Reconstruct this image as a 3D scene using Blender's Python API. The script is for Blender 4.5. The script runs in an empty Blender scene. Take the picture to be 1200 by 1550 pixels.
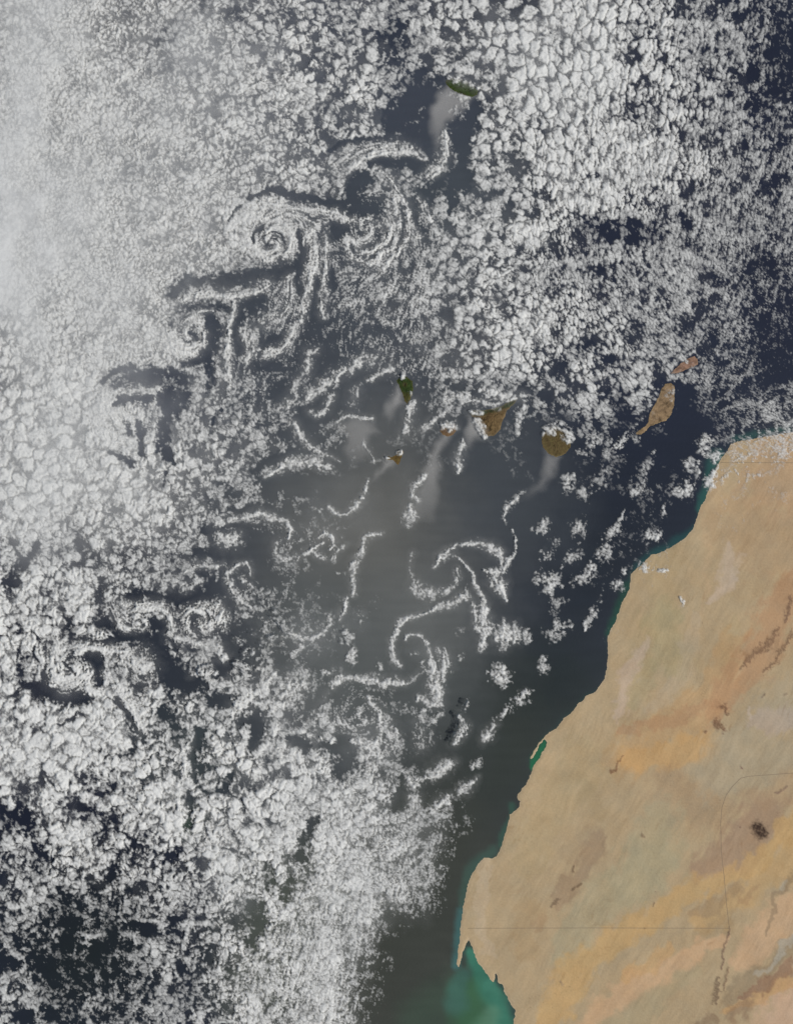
import bpy, math, numpy as np
sc = bpy.context.scene
R = math.radians
# ================= camera, sky, sun, exposure =================
# 1 unit = 10 km; the map plane is z = 0, x east, y north
cam_d = bpy.data.cameras.new("camera"); cam = bpy.data.objects.new("camera", cam_d); sc.collection.objects.link(cam)
cam.location = (0, 0, 420); cam.rotation_euler = (0, 0, 0)
cam_d.sensor_fit = 'VERTICAL'; cam_d.sensor_height = 24; cam_d.lens = 24 * 420 / 155.0
cam_d.clip_start = 1; cam_d.clip_end = 20000
sc.camera = cam
SUN_EL = 52; SUN_DIR = (.93, -.37)                       # sun stands in the east-south-east
w = bpy.data.worlds.new("World"); sc.world = w; w.use_nodes = True
nt = w.node_tree; sky = nt.nodes.new('ShaderNodeTexSky'); sky.sky_type = 'NISHITA'; sky.sun_disc = False
sky.sun_elevation = R(SUN_EL); sky.sun_rotation = math.atan2(SUN_DIR[0], SUN_DIR[1])
bg = nt.nodes['Background']; nt.links.new(sky.outputs[0], bg.inputs[0]); bg.inputs[1].default_value = .06
sd = bpy.data.lights.new("sun", 'SUN'); sun = bpy.data.objects.new("sun", sd); sc.collection.objects.link(sun)
sd.energy = 3.4; sd.angle = R(.5); sd.color = (1, .965, .91)
n_ = math.hypot(*SUN_DIR); ce = math.cos(R(SUN_EL))
from mathutils import Vector
sun.rotation_euler = Vector((SUN_DIR[0] / n_ * ce, SUN_DIR[1] / n_ * ce, math.sin(R(SUN_EL)))).to_track_quat('Z', 'Y').to_euler()
sun.location = (60, -25, 80)
vs = sc.view_settings; vs.view_transform = 'Standard'; vs.look = 'None'; vs.gamma = 1; vs.use_curve_mapping = False; vs.exposure = 0
sc.cycles.max_bounces = 4; sc.cycles.diffuse_bounces = 2; sc.cycles.glossy_bounces = 1; sc.cycles.transparent_max_bounces = 16
sc.cycles.caustics_reflective = False; sc.cycles.caustics_refractive = False
# ---- coverage of the cloud field, one digit per 50 km, from the north-west corner ----
COVER = """
9998787778 7767778998 86543
9998878778 7546789998 86544
9999877888 7745679998 87543
9999888889 8854689998 87544
9999888888 7764788999 87644
9999888888 7654568999 98755
9999988888 6665657998 87755
9999999988 6665679866 66655
9999998877 5556787655 56544
9999987655 4567788876 66542
8999987554 3455789887 65533
8999986543 3345788887 65432
8999977654 4333334566 43444
9999977754 3222111134 31256
9999977765 3111111123 21222
9999987543 1110001112 21222
9988887533 2110001112 10200
7877765333 1110000012 20000
8888765443 2110000011 10000
9988765543 2110000011 00000
9877666543 2110000000 00000
9988776654 3321000000 00000
9999877666 5543100000 00000
9999877778 8741000000 00000
8888888889 9972200000 00000
5788888899 9985300000 00000
4678777888 9986000000 00000
5555566888 9986000000 00000
5434456788 8820000000 00000
4333455788 9610000000 00000
5433454788 9500000000 00000
5433454788 9400000000 00000
"""
# ---- ordered list of cloud features: code | pts x,y,w | options | label ----
# code '-' clears cloud, '+' adds. c=coverage  a=l,r side width factors  z=extra height  s=strand weight
FEAT = """
-|504,340,9 512,354,9 522,344,8|c1
-|380,298,4 400,293,6 420,286,6 436,292,7 452,298,7 470,302,5 490,308,6 516,312,8|c1
-|346,334,3 358,316,3 368,312,3|c.9
-|464,326,3 480,328,4 494,328,3|c1
-|454,350,5 458,372,7 456,396,7 452,420,7 452,440,6|c1
-|266,440,11 280,428,11 310,428,10 340,424,11 370,420,11 400,416,11 430,410,10 450,404,8|c.95
-|482,430,6 478,450,8 478,470,8 482,490,7|c1
-|500,406,5 503,430,6|c1
-|498,228,3 516,218,5 540,213,6 576,210,7 604,212,7 624,216,8 640,225,10|c1
-|564,246,8 592,242,8 620,248,10 638,256,11 642,268,8|c1
-|550,268,12 538,280,13 530,300,14 546,314,13 568,318,12|c1
-|596,192,14 614,165,26 632,148,24 652,140,24 664,170,34 648,205,34 658,235,26|c1
-|720,160,15 710,180,20 700,205,14 700,235,14 700,265,14 694,290,12 684,318,9|c1
-|640,300,13 660,290,16 680,270,16|c.8
-|609,304,4 612,336,5 608,356,4 596,378,3|c1
-|620,310,3 632,334,4 642,352,3|c1
-|595,358,2 580,377,2.5 560,389,2.5 538,385,2.5 528,370,2.5|c1
-|276,464,6 300,461,8 330,464,8 346,467,6|c.8
-|320,480,10 324,504,12 320,524,10 318,546,5|c1
-|368,462,8 392,456,9|c1
-|364,480,8 360,504,7 358,524,7 356,545,4|c1
-|390,500,4 396,520,6 392,540,6 400,554,8 420,556,8|c.95
-|420,510,8 408,520,6|c.9
-|478,500,12 500,540,12 486,560,10 455,545,8|c.7
-|430,590,12 418,600,10|c.9
-|500,592,6 484,606,8|c.9
-|460,630,12 500,625,15 540,575,16 560,600,26 590,620,26 560,650,24|c.95
-|440,656,8 425,650,8|c.7
-|388,712,5 412,696,7 440,686,8 470,687,8 500,698,8|c1
-|400,735,15 440,730,18 480,730,20 520,740,25|c1
-|380,800,14 340,800,8 310,800,8|c1
-|350,772,4 380,769,6 410,772,7 440,780,8|c1
-|390,820,22 380,850,18 400,870,18|c1
-|300,838,8 340,838,9 370,835,9|c1
-|200,902,8 240,904,11 280,905,13 320,900,14 340,880,10|c1
-|320,870,8 300,868,5|c.8
-|160,945,10 190,965,9 215,966,9|c.95
-|234,942,8 247,962,15 250,992,18 262,1022,20 288,1034,16 310,1036,8|c1
-|150,900,8 156,925,12 148,940,10|c.85
-|70,980,4 72,1010,4 64,1040,8|c1
-|58,1040,6 80,1050,11 105,1057,13 128,1057,8|c1
-|106,966,3 140,972,4 180,968,5|c1
-|345,960,25 350,1000,22 380,960,22 330,1020,8|c.95
-|322,1060,10 340,1062,15 356,1056,8|c1
-|250,1076,12 270,1100,8|c.9
-|300,1110,13 288,1136,15 290,1156,10 292,1180,5|c1
-|283,1200,7 287,1235,9 284,1250,5|c1
-|368,1086,12 386,1090,14 390,1108,12 380,1130,9|c1
-|350,1172,6 336,1195,7|c.9
-|436,1118,6 464,1124,8 464,1138,6|c1
-|405,1145,3 412,1160,3|c.8
-|8,880,6 30,865,8 45,840,6 60,820,5|c.9
-|22,880,8 15,895,6|c.95
-|40,990,6 30,1030,5|c.6
-|130,1170,8 150,1178,6|c.8
-|30,1215,8 50,1260,10 25,1240,10 10,1225,10|c.8
-|60,1280,8 70,1300,10|c.8
-|100,1350,14 80,1390,14 130,1390,16 90,1440,18 60,1480,18 100,1500,20 150,1440,14 170,1490,12|c.45
-|166,1330,6 172,1312,7|c.8
-|270,1285,8 255,1298,7|c.8
-|385,1370,12 395,1400,12 378,1425,9|c.95
-|318,1460,8 312,1440,6|c.85
-|455,1300,9 460,1270,7 478,1240,6|c.9
-|440,1330,7 430,1360,7|c.9
-|406,1310,7 410,1345,7|c.8
-|495,1130,10 520,1132,15 530,1150,15 515,1165,12|c1
-|605,1180,6 612,1195,10 605,1216,11 598,1226,6|c1
-|620,1110,18 640,1140,16 615,1150,12|c.9
-|205,575,3 222,565,8 240,560,7 262,562,8 275,572,10|c1
-|155,580,3 170,562,4 188,556,7 205,560,6|c1
-|174,612,3 190,602,7 205,600,8 218,606,8 232,602,4|c1
-|182,578,12 205,574,13 232,572,12 258,586,12|c.8
-|250,600,11 254,620,12 246,650,10 248,680,9 262,700,4|c1
+|160,600,8 148,620,12 152,645,14 170,665,12 195,672,9|c.95 s.6|pale rounded cloud wall curving down the left of a dark ragged gap
+|225,690,3 229,660,3.5 232,640,4 236,610,3|c.85 s.4|
+|170,594,4 195,588,6 220,592,6 240,588,5|c.85 s.5|
-|278,598,9 272,610,9 268,625,8|c1
-|210,640,4 214,655,6 216,690,4|c.95
-|190,640,4 194,652,5|c.9
-|168,686,3 186,688,4 200,705,5|c1
-|252,715,3 250,735,3|c.9
-|310,530,7 320,555,5 316,590,4|c.9
-|298,548,5 280,552,6|c.8
-|318,642,3 335,620,4|c.8
-|398,600,20 396,620,10|c0
-|935,600,14 950,640,16 935,655,12|c.85
-|840,570,7 880,520,12 920,545,12|c.6
-|890,340,14 940,350,22 990,350,16|c.6
-|1010,300,6 1040,340,8|c.5
-|1180,30,18 1195,110,20 1160,150,12|c.5
-|1190,470,20 1180,560,18 1150,590,14|c.45
-|800,590,10 830,600,6|c.5
-|580,50,10 600,30,12 600,70,12|c.55
-|640,110,10 610,130,8|c.6
-|1035,600,18 1030,650,24 1000,690,26 960,690,20 1040,665,18|c1
-|640,200,10 700,330,8|c.2
+|400,300,5 420,308,6 440,312,6 464,317,5 490,319,5 516,323,5 536,334,4|c.8 s.9 a1.6,.8|long thin cloud band arching from the second spiral towards the next gap
+|384,342,4 390,334,5 406,329,5 436,323,4 452,328,4 470,336,4 496,337,3|c.8 s.9|narrow cloud rim curling over the top of the second spiral
+|400,392,8 424,388,9 440,374,8 444,358,6 436,346,5|c.85 s1|pale curl closing the right side of the second spiral
-|383,368,3 385,354,4 396,343,4|c.9
-|394,366,1.5 404,354,1.5 420,352,1.5 432,362,1.5 428,376,1.5 414,384,1.5|c.7
-|404,372,1.2 410,362,1.5 420,362,1.5 422,370,1.2|c.8
+|468,356,9 475,380,10 471,410,8 465,440,7 460,466,6 452,488,6 441,508,6 430,526,6 402,538,7|c.82 s.8|long S-shaped cloud streamer hanging below the second spiral
+|492,356,3 496,380,4 492,404,4 490,430,4 488,460,5 489,480,4|c.75 s.8|thin streamer just right of the long S-shaped streamer
+|526,262,5 546,244,6 568,234,6.5 594,228,6.5 616,230,6 632,236,5 642,242,3|c.95 s.7 a.6,1.5|bright arch of cloud under the green island's dark wake
+|510,250,12 530,232,12 560,224,9 600,219,6|c.6 s.8
+|674,200,3 677,220,6 676,240,7 668,258,7 652,268,5 640,272,3|c.9 s.8 a1.6,.6|bright hook of cloud straight below the green northern island
+|598,296,6 602,320,7 600,344,6 600,360,5 592,374,6 576,390,7 556,398,7 536,392,6 524,378,5 522,364,4|c.88 s1|thick cloud strand sweeping down and round the first whirl
+|570,260,3 588,268,3 600,286,3 612,304,3 620,320,3 626,340,3 632,360,3|c.75 s1|thin outer strand falling right of the first whirl
+|596,336,3 592,354,4 582,368,4 566,380,4 550,382,4 536,374,3 532,364,3|c.9 s1|inner crescent strand at the bottom of the first whirl
+|616,316,4 620,340,5 618,356,4 608,370,5 600,384,4 592,398,4 576,410,5|c.8 s1|middle strand between the thick one and the deck's edge
+|584,304,6 585,316,7|c.75 s.6
+|554,296,8 566,300,9|c.35 s.8
+|634,300,4 642,316,5 650,334,6|c.7 s.8
+|554,356,4 566,344,5 580,338,4|c.6 s1
+|700,300,9 690,330,6|c.5
+|268,460,3 286,450,5 310,448,5 340,449,5 366,451,4 390,441,5 404,436,5|c.88 s.6 a.8,1.9|level bar of cloud topping the third spiral
+|358,456,4 352,476,5 346,500,5 346,520,7 344,550,9 346,570,9 348,582,8|c.95 s.5|thick upright cloud column right of the third spiral
+|278,492,3 286,482,3 304,472,3 322,471,2|c.75 s1
+|254,500,6 264,524,10 284,536,10 304,526,8 309,506,6 300,494,4|c.85 s1|rounded spiral head of cloud, third in the chain below the green island
-|258,480,5 256,494,4|c.6
-|288,503,2.5 297,508,3 296,516,2|c.9
+|372,508,10 378,530,9 370,545,7|c.75 s.5
+|394,490,5 408,480,6 422,480,6 436,464,6 440,440,6 436,420,6|c.68 s1|feathered streak rising between the third spiral and the S-shaped streamer
+|386,496,8 382,516,9 388,534,7|c.7 s.5
+|480,530,5 464,540,6 468,560,6 450,576,6 446,600,6 430,616,6|c.75 s.3
+|566,544,8 550,548,8 534,556,7 516,564,7 500,576,7 480,588,7 466,604,6|c.85 s.6|oblique cloud bank left above the pear-shaped island
+|500,600,5 496,618,4 480,628,4 468,624,4|c.75 s.6
+|538,588,8 538,600,8 534,612,7|c.55 s.5|small ragged cloud patch left of the pear-shaped island's wake
+|592,558,4 576,564,4 556,576,2.5|c.8 s.5
+|508,640,1.5 524,632,2.5 544,629,3 562,634,2|c.7 s.3|faint beaded arc above the pale dome of haze
+|446,642,4 456,660,4 464,674,4 480,684,4 498,692,3 512,700,1.5|c.85 s.5|tapering cloud tail running to the right from the deck edge
+|404,720,3 416,714,4 430,705,5 450,699,5 468,697,6 484,702,5 497,708,3|c.92 s.4 a1,1.2|bright crescent of cloud alone on the sea left of the small forked island
+|550,666,1.2 556,680,2 564,698,1.5|c.6
+|375,740,12 390,740,10|c.4
+|326,792,5 350,786,5 376,780,4.5 396,779,4.5 418,784,4 434,790,4 441,802,3 438,814,2.5|c.88 s.5|long hooked arc reaching right from the western deck
+|424,800,12 430,790,8|c.35
+|380,792,8 395,795,6|c.4 s1
+|334,816,12 344,818,14 356,814,10|c.8 s.5|rounded ribbed cloud inside the long hooked arc
+|420,820,4 416,832,5 424,850,4 440,846,3 448,840,3|c.6
+|450,849,2 460,838,2.5 474,830,2.5 488,818,2|c.85 s.5|straight narrow cloud streak meeting the small hook
+|480,812,2 494,808,4 505,813,6 507,826,4 500,832,2|c.85 s.9|small bright hook of cloud in mid sea
+|520,824,2 514,836,2.5 502,846,2|c.8 s.5
+|512,800,3 521,814,2.5|c.4
+|476,834,3 484,842,3.5 492,846,2|c.7 s.6
+|455,822,8 440,830,7|c.35
+|472,770,5 482,772,4|c.4
+|497,769,2 508,776,2 520,780,2 530,774,3 540,766,3.5 549,754,3 553,738,2 558,726,1.5|c.85 s.3|thin check-mark of cloud trailing from the small forked island
+|280,866,3 296,858,4 312,855,4 330,857,4 338,852,3|c.8 s.4|thin wavy cloud line joining the lens-shaped patch
+|246,878,16 262,876,18 276,884,10|c.62
+|276,892,4 292,886,4 296,874,3|c.6
+|300,876,5 336,868,5|c.3
+|372,851,3 360,856,4 348,862,4 342,870,3.5 348,882,4 356,898,4 366,910,4 380,918,3|c.9 s.4|hook-shaped cloud ribbon bending like a figure seven
+|372,852,2.5 378,860,2.5 380,870,2|c.75
+|362,874,3 370,882,5 382,888,3|c.6 s.6
+|180,912,5 200,918,7 224,915,8 246,920,9 258,932,8 264,954,7|c.85 s.7|cloud crest arched over a small dark-eyed curl
+|218,938,5 222,942,5|c.97|bright round knot at the centre of the small dark-eyed curl
+|178,942,3 194,952,3.5 216,955,3 222,950,2|c.85 s.6
+|170,920,6 178,936,6 200,940,7|c.55 s.9
+|330,918,9 314,922,9 300,920,9 286,928,9 280,944,8 292,958,7 314,948,16 330,940,14 338,930,9|c.84 s1|comma-eyed whirl of cloud with a round feathered head
-|299,934,4 293,940,5 294,950,4.5 303,962,3.5 318,965,2.5|c1
+|260,960,8 290,970,9 312,972,9 330,980,9 339,992,7|c.9 s.3|lumpy cloud bar under the comma-eyed whirl
+|304,992,2.5 306,1004,2 300,1016,2 288,1024,2|c.7 s.5
+|260,976,4 262,996,3|c.55
+|205,992,10 216,1004,20 220,1012,14|c.95 s.3|round domed cloud between the big spiral and a dark channel
+|92,974,11 82,992,13 82,1016,14 98,1034,13 120,1032,11 134,1020,8 133,1010,5|c.97 s.6|big spiral of thick cloud curling in the lower left
+|100,978,9 130,979,8 160,983,8 188,988,8|c.9 s.5|cloud arm leaving the big lower-left spiral to the right
-|136,992,8 148,1002,13 152,1020,9 148,1036,4|c1
-|96,1000,1.5 106,1014,2.5 116,1020,2|c.85
+|162,1020,7 180,1038,11 194,1060,11 210,1086,8 220,1110,8|c.97 s.6|smooth slanting roll of cloud below the round dome
-|176,1058,4 196,1088,4.5 216,1116,4 220,1125,5|c1
+|288,1116,5 276,1140,8 282,1170,8 272,1200,8 272,1230,11|c.95 s.3|scalloped cloud wall along the left of a dark green gap
+|354,1078,9 370,1064,13 388,1050,12 400,1036,10 414,1020,7|c1 s.2|bright smooth bank slanting up to the right in the lower middle
+|345,1095,5 352,1112,5|c.7 s.6
+|335,1130,12 350,1130,18 360,1140,10|c.85|
+|310,1150,10|c.4 s.8
+|312,1016,9 325,1018,6|c.7 s.8 z.5
+|440,1040,20 460,1030,16 430,1060,16 410,1070,10|c.85|
+|420,1108,2 444,1108,2.5 462,1109,3.5 478,1113,4.5|c.88|string of small clouds leading to a round dome
+|489,1116,4|c.95
+|502,1120,6.5|c.97|small round puff at the end of the string of clouds
+|420,1096,6 414,1116,5 404,1128,7 392,1144,10 388,1170,10|c.92|
+|415,1140,10 430,1142,17 446,1148,13 440,1160,8|c.98 s.1|heaped cauliflower cloud ringed by dark water
+|484,1146,13 486,1158,13|c1 s0|smooth round dome of cloud beside a dark bay
+|502,1038,3 514,1028,4 540,1025,4 560,1028,5 580,1033,5.5 592,1034,5 608,1032,5|c.95 s.2|bright eyebrow of cloud with a blunt right end
+|608,1032,5 625,1026,4 640,1014,4|c.45
+|496,1045,3 488,1070,5 476,1086,5|c.45
+|556,1056,3 568,1070,4 576,1090,5 574,1118,7 570,1140,8|c.85 s.7
+|585,1095,9 594,1110,13 592,1132,14 580,1145,10|c.68 s.6|broad fan of thin cloud bulging to the right under the eyebrow
+|548,1090,8 549,1104,9|c.62 s1
+|544,1078,3 528,1090,4|c.75 s.6
+|530,1120,7|c.9
+|546,1122,9 560,1136,11 570,1145,9|c.85
+|568,1150,4 560,1176,5 550,1190,6|c.8 s.8
+|596,1184,6 585,1186,8|c.5 s.5
+|617,1174,3 624,1188,7 632,1182,5 645,1176,2|c.9 s.4|three-cornered cloud scrap left of the leaf-shaped one
+|654,1172,7 668,1162,10 681,1156,8|c.95 s.4|leaf-shaped cloud with a notched right tip off the desert coast
+|622,1208,6 632,1208,6 626,1220,6|c.7
+|680,1208,5 668,1216,8 655,1228,6|c.85 s.6
+|722,1175,3 714,1184,5 704,1194,7 696,1202,4|c.85 s.5|frayed sliver of cloud nearest the coast, below the leaf-shaped one
+|727,1151,4 716,1160,4|c.8 s.5
+|662,1247,7|c.5
+|602,1008,4 596,996,4.5 591,976,4 598,956,4 608,940,3.5 630,931,2.5 650,924,3 672,916,4 692,908,5.5 706,905,6|c.85|long question-mark arc of beaded cloud opening to the right
+|614,971,1.5 620,961,2 630,959,2.5 642,968,2.5 649,978,3 652,996,5 657,1016,7 658,1040,8.5 660,1062,9|c.9 s.3|tapering cloud tail hanging inside the question-mark arc
+|664,980,5 673,996,9 674,1012,9 668,1026,5|c.66 s.6 a1,1|sail-shaped thin cloud pressed to the right of the tapering tail
+|628,988,5|c.5
+|645,1015,2.5 638,1002,2.5|c.5
+|632,1062,3 636,1055,4 646,1064,6 655,1066,5|c.88
+|640,1078,5 640,1086,4|c.7
+|632,1090,12 640,1104,13 636,1130,13|c.4 s.5
+|670,1080,3 656,1092,5|c.7
+|758,966,13 768,958,14 776,964,10|c.97 s.2|round cauliflower cloud off the tips of two long streamers
+|764,938,3 766,946,5|c.7
+|795,963,8|c.8
+|656,858,2 664,844,3.5 676,835,4 688,829,3|c.8 s.5
+|690,841,2 704,850,2.5 712,864,2.5 718,880,3 726,900,4.5 731,924,6.5 735,944,8.5 734,966,8.5 724,982,3|c.92 s.3|long streamer widening downwards, the longer of two side by side
+|667,846,2 680,840,2 690,841,2|c.7
+|714,914,2.5 719,930,3.5 722,948,6|c.92|short streamer left of the longer widening one
+|707,884,1.5 708,900,3|c.5
+|757,1018,13 757,1028,13|c.98 s.1|single round woolly cloud standing alone on dark water
+|780,1058,6 798,1050,9|c.88 s.4
+|774,1070,6 752,1088,4|c.55 s.9
+|748,1098,5 740,1108,7 732,1120,5|c.88 s.7|brushed oval cloud just off the coast in the lower middle
+|709,1060,1.5 706,1072,2.5|c.85 z1.4
+|698,1084,4 702,1100,6 694,1112,6 688,1124,5|c.75 s.9 z1.5|wispy high cloud throwing a black shadow on the sea
+|700,990,6 697,1000,4|c.5
+|696,956,5|c.6
+|684,826,2 706,823,3 726,822,5 748,829,6.5 760,842,5 757,854,3|c.92 s.3|eyebrow-shaped arc over a dark swirl right of mid sea
+|774,804,1.5 780,820,2.5 778,840,3.5 770,852,6 756,866,9 740,866,6 729,862,2|c.92 s.6|swan-necked cloud curving down to the left
+|752,878,11 762,898,7 766,908,3|c.85 s.8
+|792,744,2 780,758,3 768,766,4 763,778,2.5 765,794,1.3|c.88 s.3|short crooked cloud above the swan-necked one
+|690,862,3 692,880,2.5 682,892,2.5|c.55
+|628,888,8 646,900,8 662,898,5 676,890,4|c.68 s.3|combed shoal of little clouds right of mid sea
+|624,836,2 622,860,1.5 624,880,2|c.4
+|575,808,3 560,810,4 550,818,3.5 546,834,3.5 540,850,4 534,864,4 534,880,4 535,900,3|c.85|crooked string of small clouds in the very middle of the sea
+|534,862,3 512,868,2.5|c.5
+|523,904,2.5 521,920,3 515,937,1.5|c.97|short straight white streak below the crooked string
+|620,766,2.5 620,778,9 618,786,8|c.8|pear-shaped puff below the round brown-capped island's wake
+|642,718,2.5 634,732,3 624,744,3.5 628,758,3|c.85|broken cloud dash in the middle of a long pale wake
+|703,664,1.5 699,678,5 694,692,6 692,708,4 693,716,1.5|c.97|spindle-shaped cloud below the triangular island
+|628,608,4 620,628,7 616,645,8 612,656,6|c.72|ragged patch of cloud below the pear-shaped island
+|655,637,4 645,644,6 634,652,4|c.88|small oval cloud between the pear-shaped and the round islands
+|682,614,4 668,628,4 660,636,3|c.6
+|792,614,4 788,634,4 782,656,3.5|c.62|thin upright cloud trail right of the triangular island
+|698,612,2 712,606,2 730,606,2.5 752,612,3|c.7
+|730,590,5 752,598,8 772,603,8 788,601,7|c.93
+|708,600,4 680,600,14|c.85
+|714,623,4 722,624,5 729,625,3|c1 z.25|white cloud bank on the left corner of the triangular island
+|718,636,3.5 724,646,5 730,655,4 734,662,3|c1 z.25|elongated cloud along the lower left slope of the triangular island
+|620,593,4.5 621,598,3.5|c1 z.2|small white cloud on the right flank of the pear-shaped island
+|609,570,3|c1 z.2
+|671,645,4 679,645,7 686,647,5|c1 z.2|white cloud cap over the small round island
+|604,685,3 607,684,2.5|c1 z.2|tiny cloud on the upper tip of the small forked island
+|587,693,1.8 594,693,1.8|c1 z.2
+|820,657,4 830,650,8 846,648,10 858,656,8 865,668,4|c.93 z.25|frothy cloud collar round the top of the round brown island
+|680,118,3 694,120,5 708,125,6 722,135,5|c1 z.25|white cloud lying along the upper shore of the green island
+|550,930,13|c.38 s.7
+|528,966,9|c.8 z.5|soft grey puff in the lower mid sea, upper of two
+|532,994,9 526,996,5|c.8|bright lumpy puff in the lower mid sea, lower of two
+|572,1004,5 576,1010,4|c.6
+|492,1018,6|c.7
+|500,933,2.5 490,957,3.5 477,967,3.5 453,967,3.5 433,957,2.5|c.75|chain of small clouds forming a shallow cup
+|457,976,4 443,997,3|c.7
+|385,960,4 400,975,4 420,965,5|c.35 z.8
+|370,990,7 385,985,6|c.5 z.8 s.8
+|365,972,7 356,966,5|c.5 z.8 s.8
+|418,930,7 440,950,8|c.4 z.8
+|380,1010,7 360,1004,6|c.55 z.8 s.5
+|820,799,11|c.85|compact white cloudlet right of the swan-necked cloud
+|836,818,7|c.6
+|825,834,9|c.72
+|876,800,13|c.75 s.7|streaky square patch of cloud in the eastern sea
+|860,728,8 858,738,7|c.85
+|882,734,8 884,748,8|c.6
+|904,734,12|c.55
+|978,726,5 968,742,7 956,750,5|c.7|loose cloud patch below the long brown island
+|946,766,2 940,786,3 930,800,8 916,816,9 918,832,8 908,844,9|c.7
+|874,838,8 860,848,6 848,860,2.5|c.72
+|822,876,13 834,880,15 828,888,10|c.85|bright crumbly cloud, biggest in the eastern sea
+|850,890,6|c.5
+|896,858,7 892,872,9 876,876,8|c.9|wedge of white cloud near the coast's upper bend
+|864,888,5|c.6
+|910,892,3 908,910,3.5|c.6
+|902,922,6 890,936,8 882,950,4|c.8 s.5|slim oval cloud near the straight desert shore
+|840,912,14|c.4
+|842,942,8 855,948,7|c.75
+|835,962,10 850,958,6|c.7
+|823,996,6 822,1010,8|c.75 s.5
+|802,1048,6|c.8
+|942,866,5|c.75
+|932,886,7|c.75
+|942,896,3|c.7
+|980,812,9 992,811,9|c.88|small fluffy cloud off the bay in the desert coast
+|970,856,6 980,860,10|c.5 s.9|thin white wisp straddling the desert shoreline
+|1001,866,5 1007,864,3|c.97|bright white scrap of cloud over the desert edge
+|986,887,3.5|c.75
+|1033,914,3.5 1028,903,2|c.9|tiny white cloud inland from the straight shore
+|1037,738,13 1026,744,8|c.93|heaped cloud off the upper desert coast
+|1057,713,10 1060,704,8|c.85
+|1040,702,10|c.8
+|1064,684,8 1068,690,6|c.8
+|1083,693,9 1080,708,8 1072,735,7|c.85 s.3|cloud bank hugging the upper desert shore
+|1000,777,3 1002,768,3|c.85
+|1073,664,10 1060,668,7|c.8
+|980,700,4 976,716,5|c.75
+|984,684,4|c.7
+|908,712,10|c.6
+|897,667,12|c.85
+|877,685,7|c.7
+|917,688,6|c.5
+|945,667,10 932,676,8|c.65 s.9
+|1110,690,9 1150,694,11 1195,684,11|c.42 s0
+|1095,722,9 1130,712,12 1148,722,5|c.34 s0
+|1016,590,5 1012,600,5|c.35
+|1030,540,6 1040,545,5|c.75
"""
VORT = [(555,345,62,1),(412,364,42,1),(290,508,36,1),(205,620,50,1),(300,942,34,-1),(215,942,30,1),(105,1010,45,1),(440,800,30,1),(490,830,24,1),
 (720,860,50,1),(640,980,45,1),(550,1085,50,1),(370,870,24,1),(340,816,24,1),(218,1006,30,0.2)]
COAST = """1600,600 1400,628 1300,640 1200,653 1185,656 1160,660 1140,664 1120,667 1105,672 1100,682 1090,695 1084,705 1078,720 1072,740 1066,757 1060,765 1055,780 1048,800 1035,815
1015,828 1000,836 985,838 982,843 975,850 965,858 955,868 952,878 952,890 945,905 937,920 933,935 925,950 919,962 919,978 919,992 918,1005 914,1028 908,1036 902,1046 888,1052 875,1065
864,1078 850,1090 842,1102 828,1111 820,1119 812,1129 805,1141 801,1148 803,1151 808,1145 812,1137 817,1127 824,1120 828,1124 826,1131 819,1140 813,1151 806,1160 804,1168 800,1178 795,1188 788,1195 782,1205 782,1210 786,1213 785,1220 778,1228 771,1233 770,1240 767,1250 764,1265 760,1273
756,1285 752,1295 745,1299 733,1298 725,1305 719,1315 713,1325 708,1340 704,1355 701,1370 699,1385 697,1400 695,1420 693,1440 691,1458 694,1467 697,1457 700,1443 706,1430 709,1421
713,1432 718,1445 724,1458 733,1470 740,1480 747,1490 750,1474 754,1488 760,1492 765,1505 772,1520 780,1530 778,1540 776,1560 785,1640 780,1760 770,1900 1600,1900"""
ISLANDS = [
("674,125 676,121 684,119 694,120 706,124 716,130 724,137 722,143 715,147 705,145 694,141 684,136 677,130", "north"),
("600,576 607,569.6 616,571 624,577 625,586 623.6,598 620,606 615.6,611.6 612,606 609,596 605,587", "pear"),
("584,693.6 587,691 593,692 600,689 601.6,682 607,680.6 611,684 608,692 603,703 600,702.4 596,697 588,696", "fork"),
("666,652 669,644 678,640 688,643 690,652 685,658.5 677,661 669,658", "small"),
("710,625 714,622 730,621 748,618 760,614 770,607 783,604.5 778,611 766,622 764,630 759,640 757,650 747,660 736,660 730,656 724,644 718,634", "tri"),
("819,663 821,677 830,687 842,692 855,687 863,677 863,663 857,652 840,645 827,650", "round"),
("1007,581 1015,580 1020,584 1020,600 1019,614 1015,628 1008,636 992,642 982,646 975,654 969,658 960,657 966,652 976,645 981,639 982,628 988,616 996,602 1001,588", "long"),
("1015,565 1022,558 1030,550 1040,543 1050,539 1055.6,544 1055,552 1046,556 1036,560 1024,565", "thin")]
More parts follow.
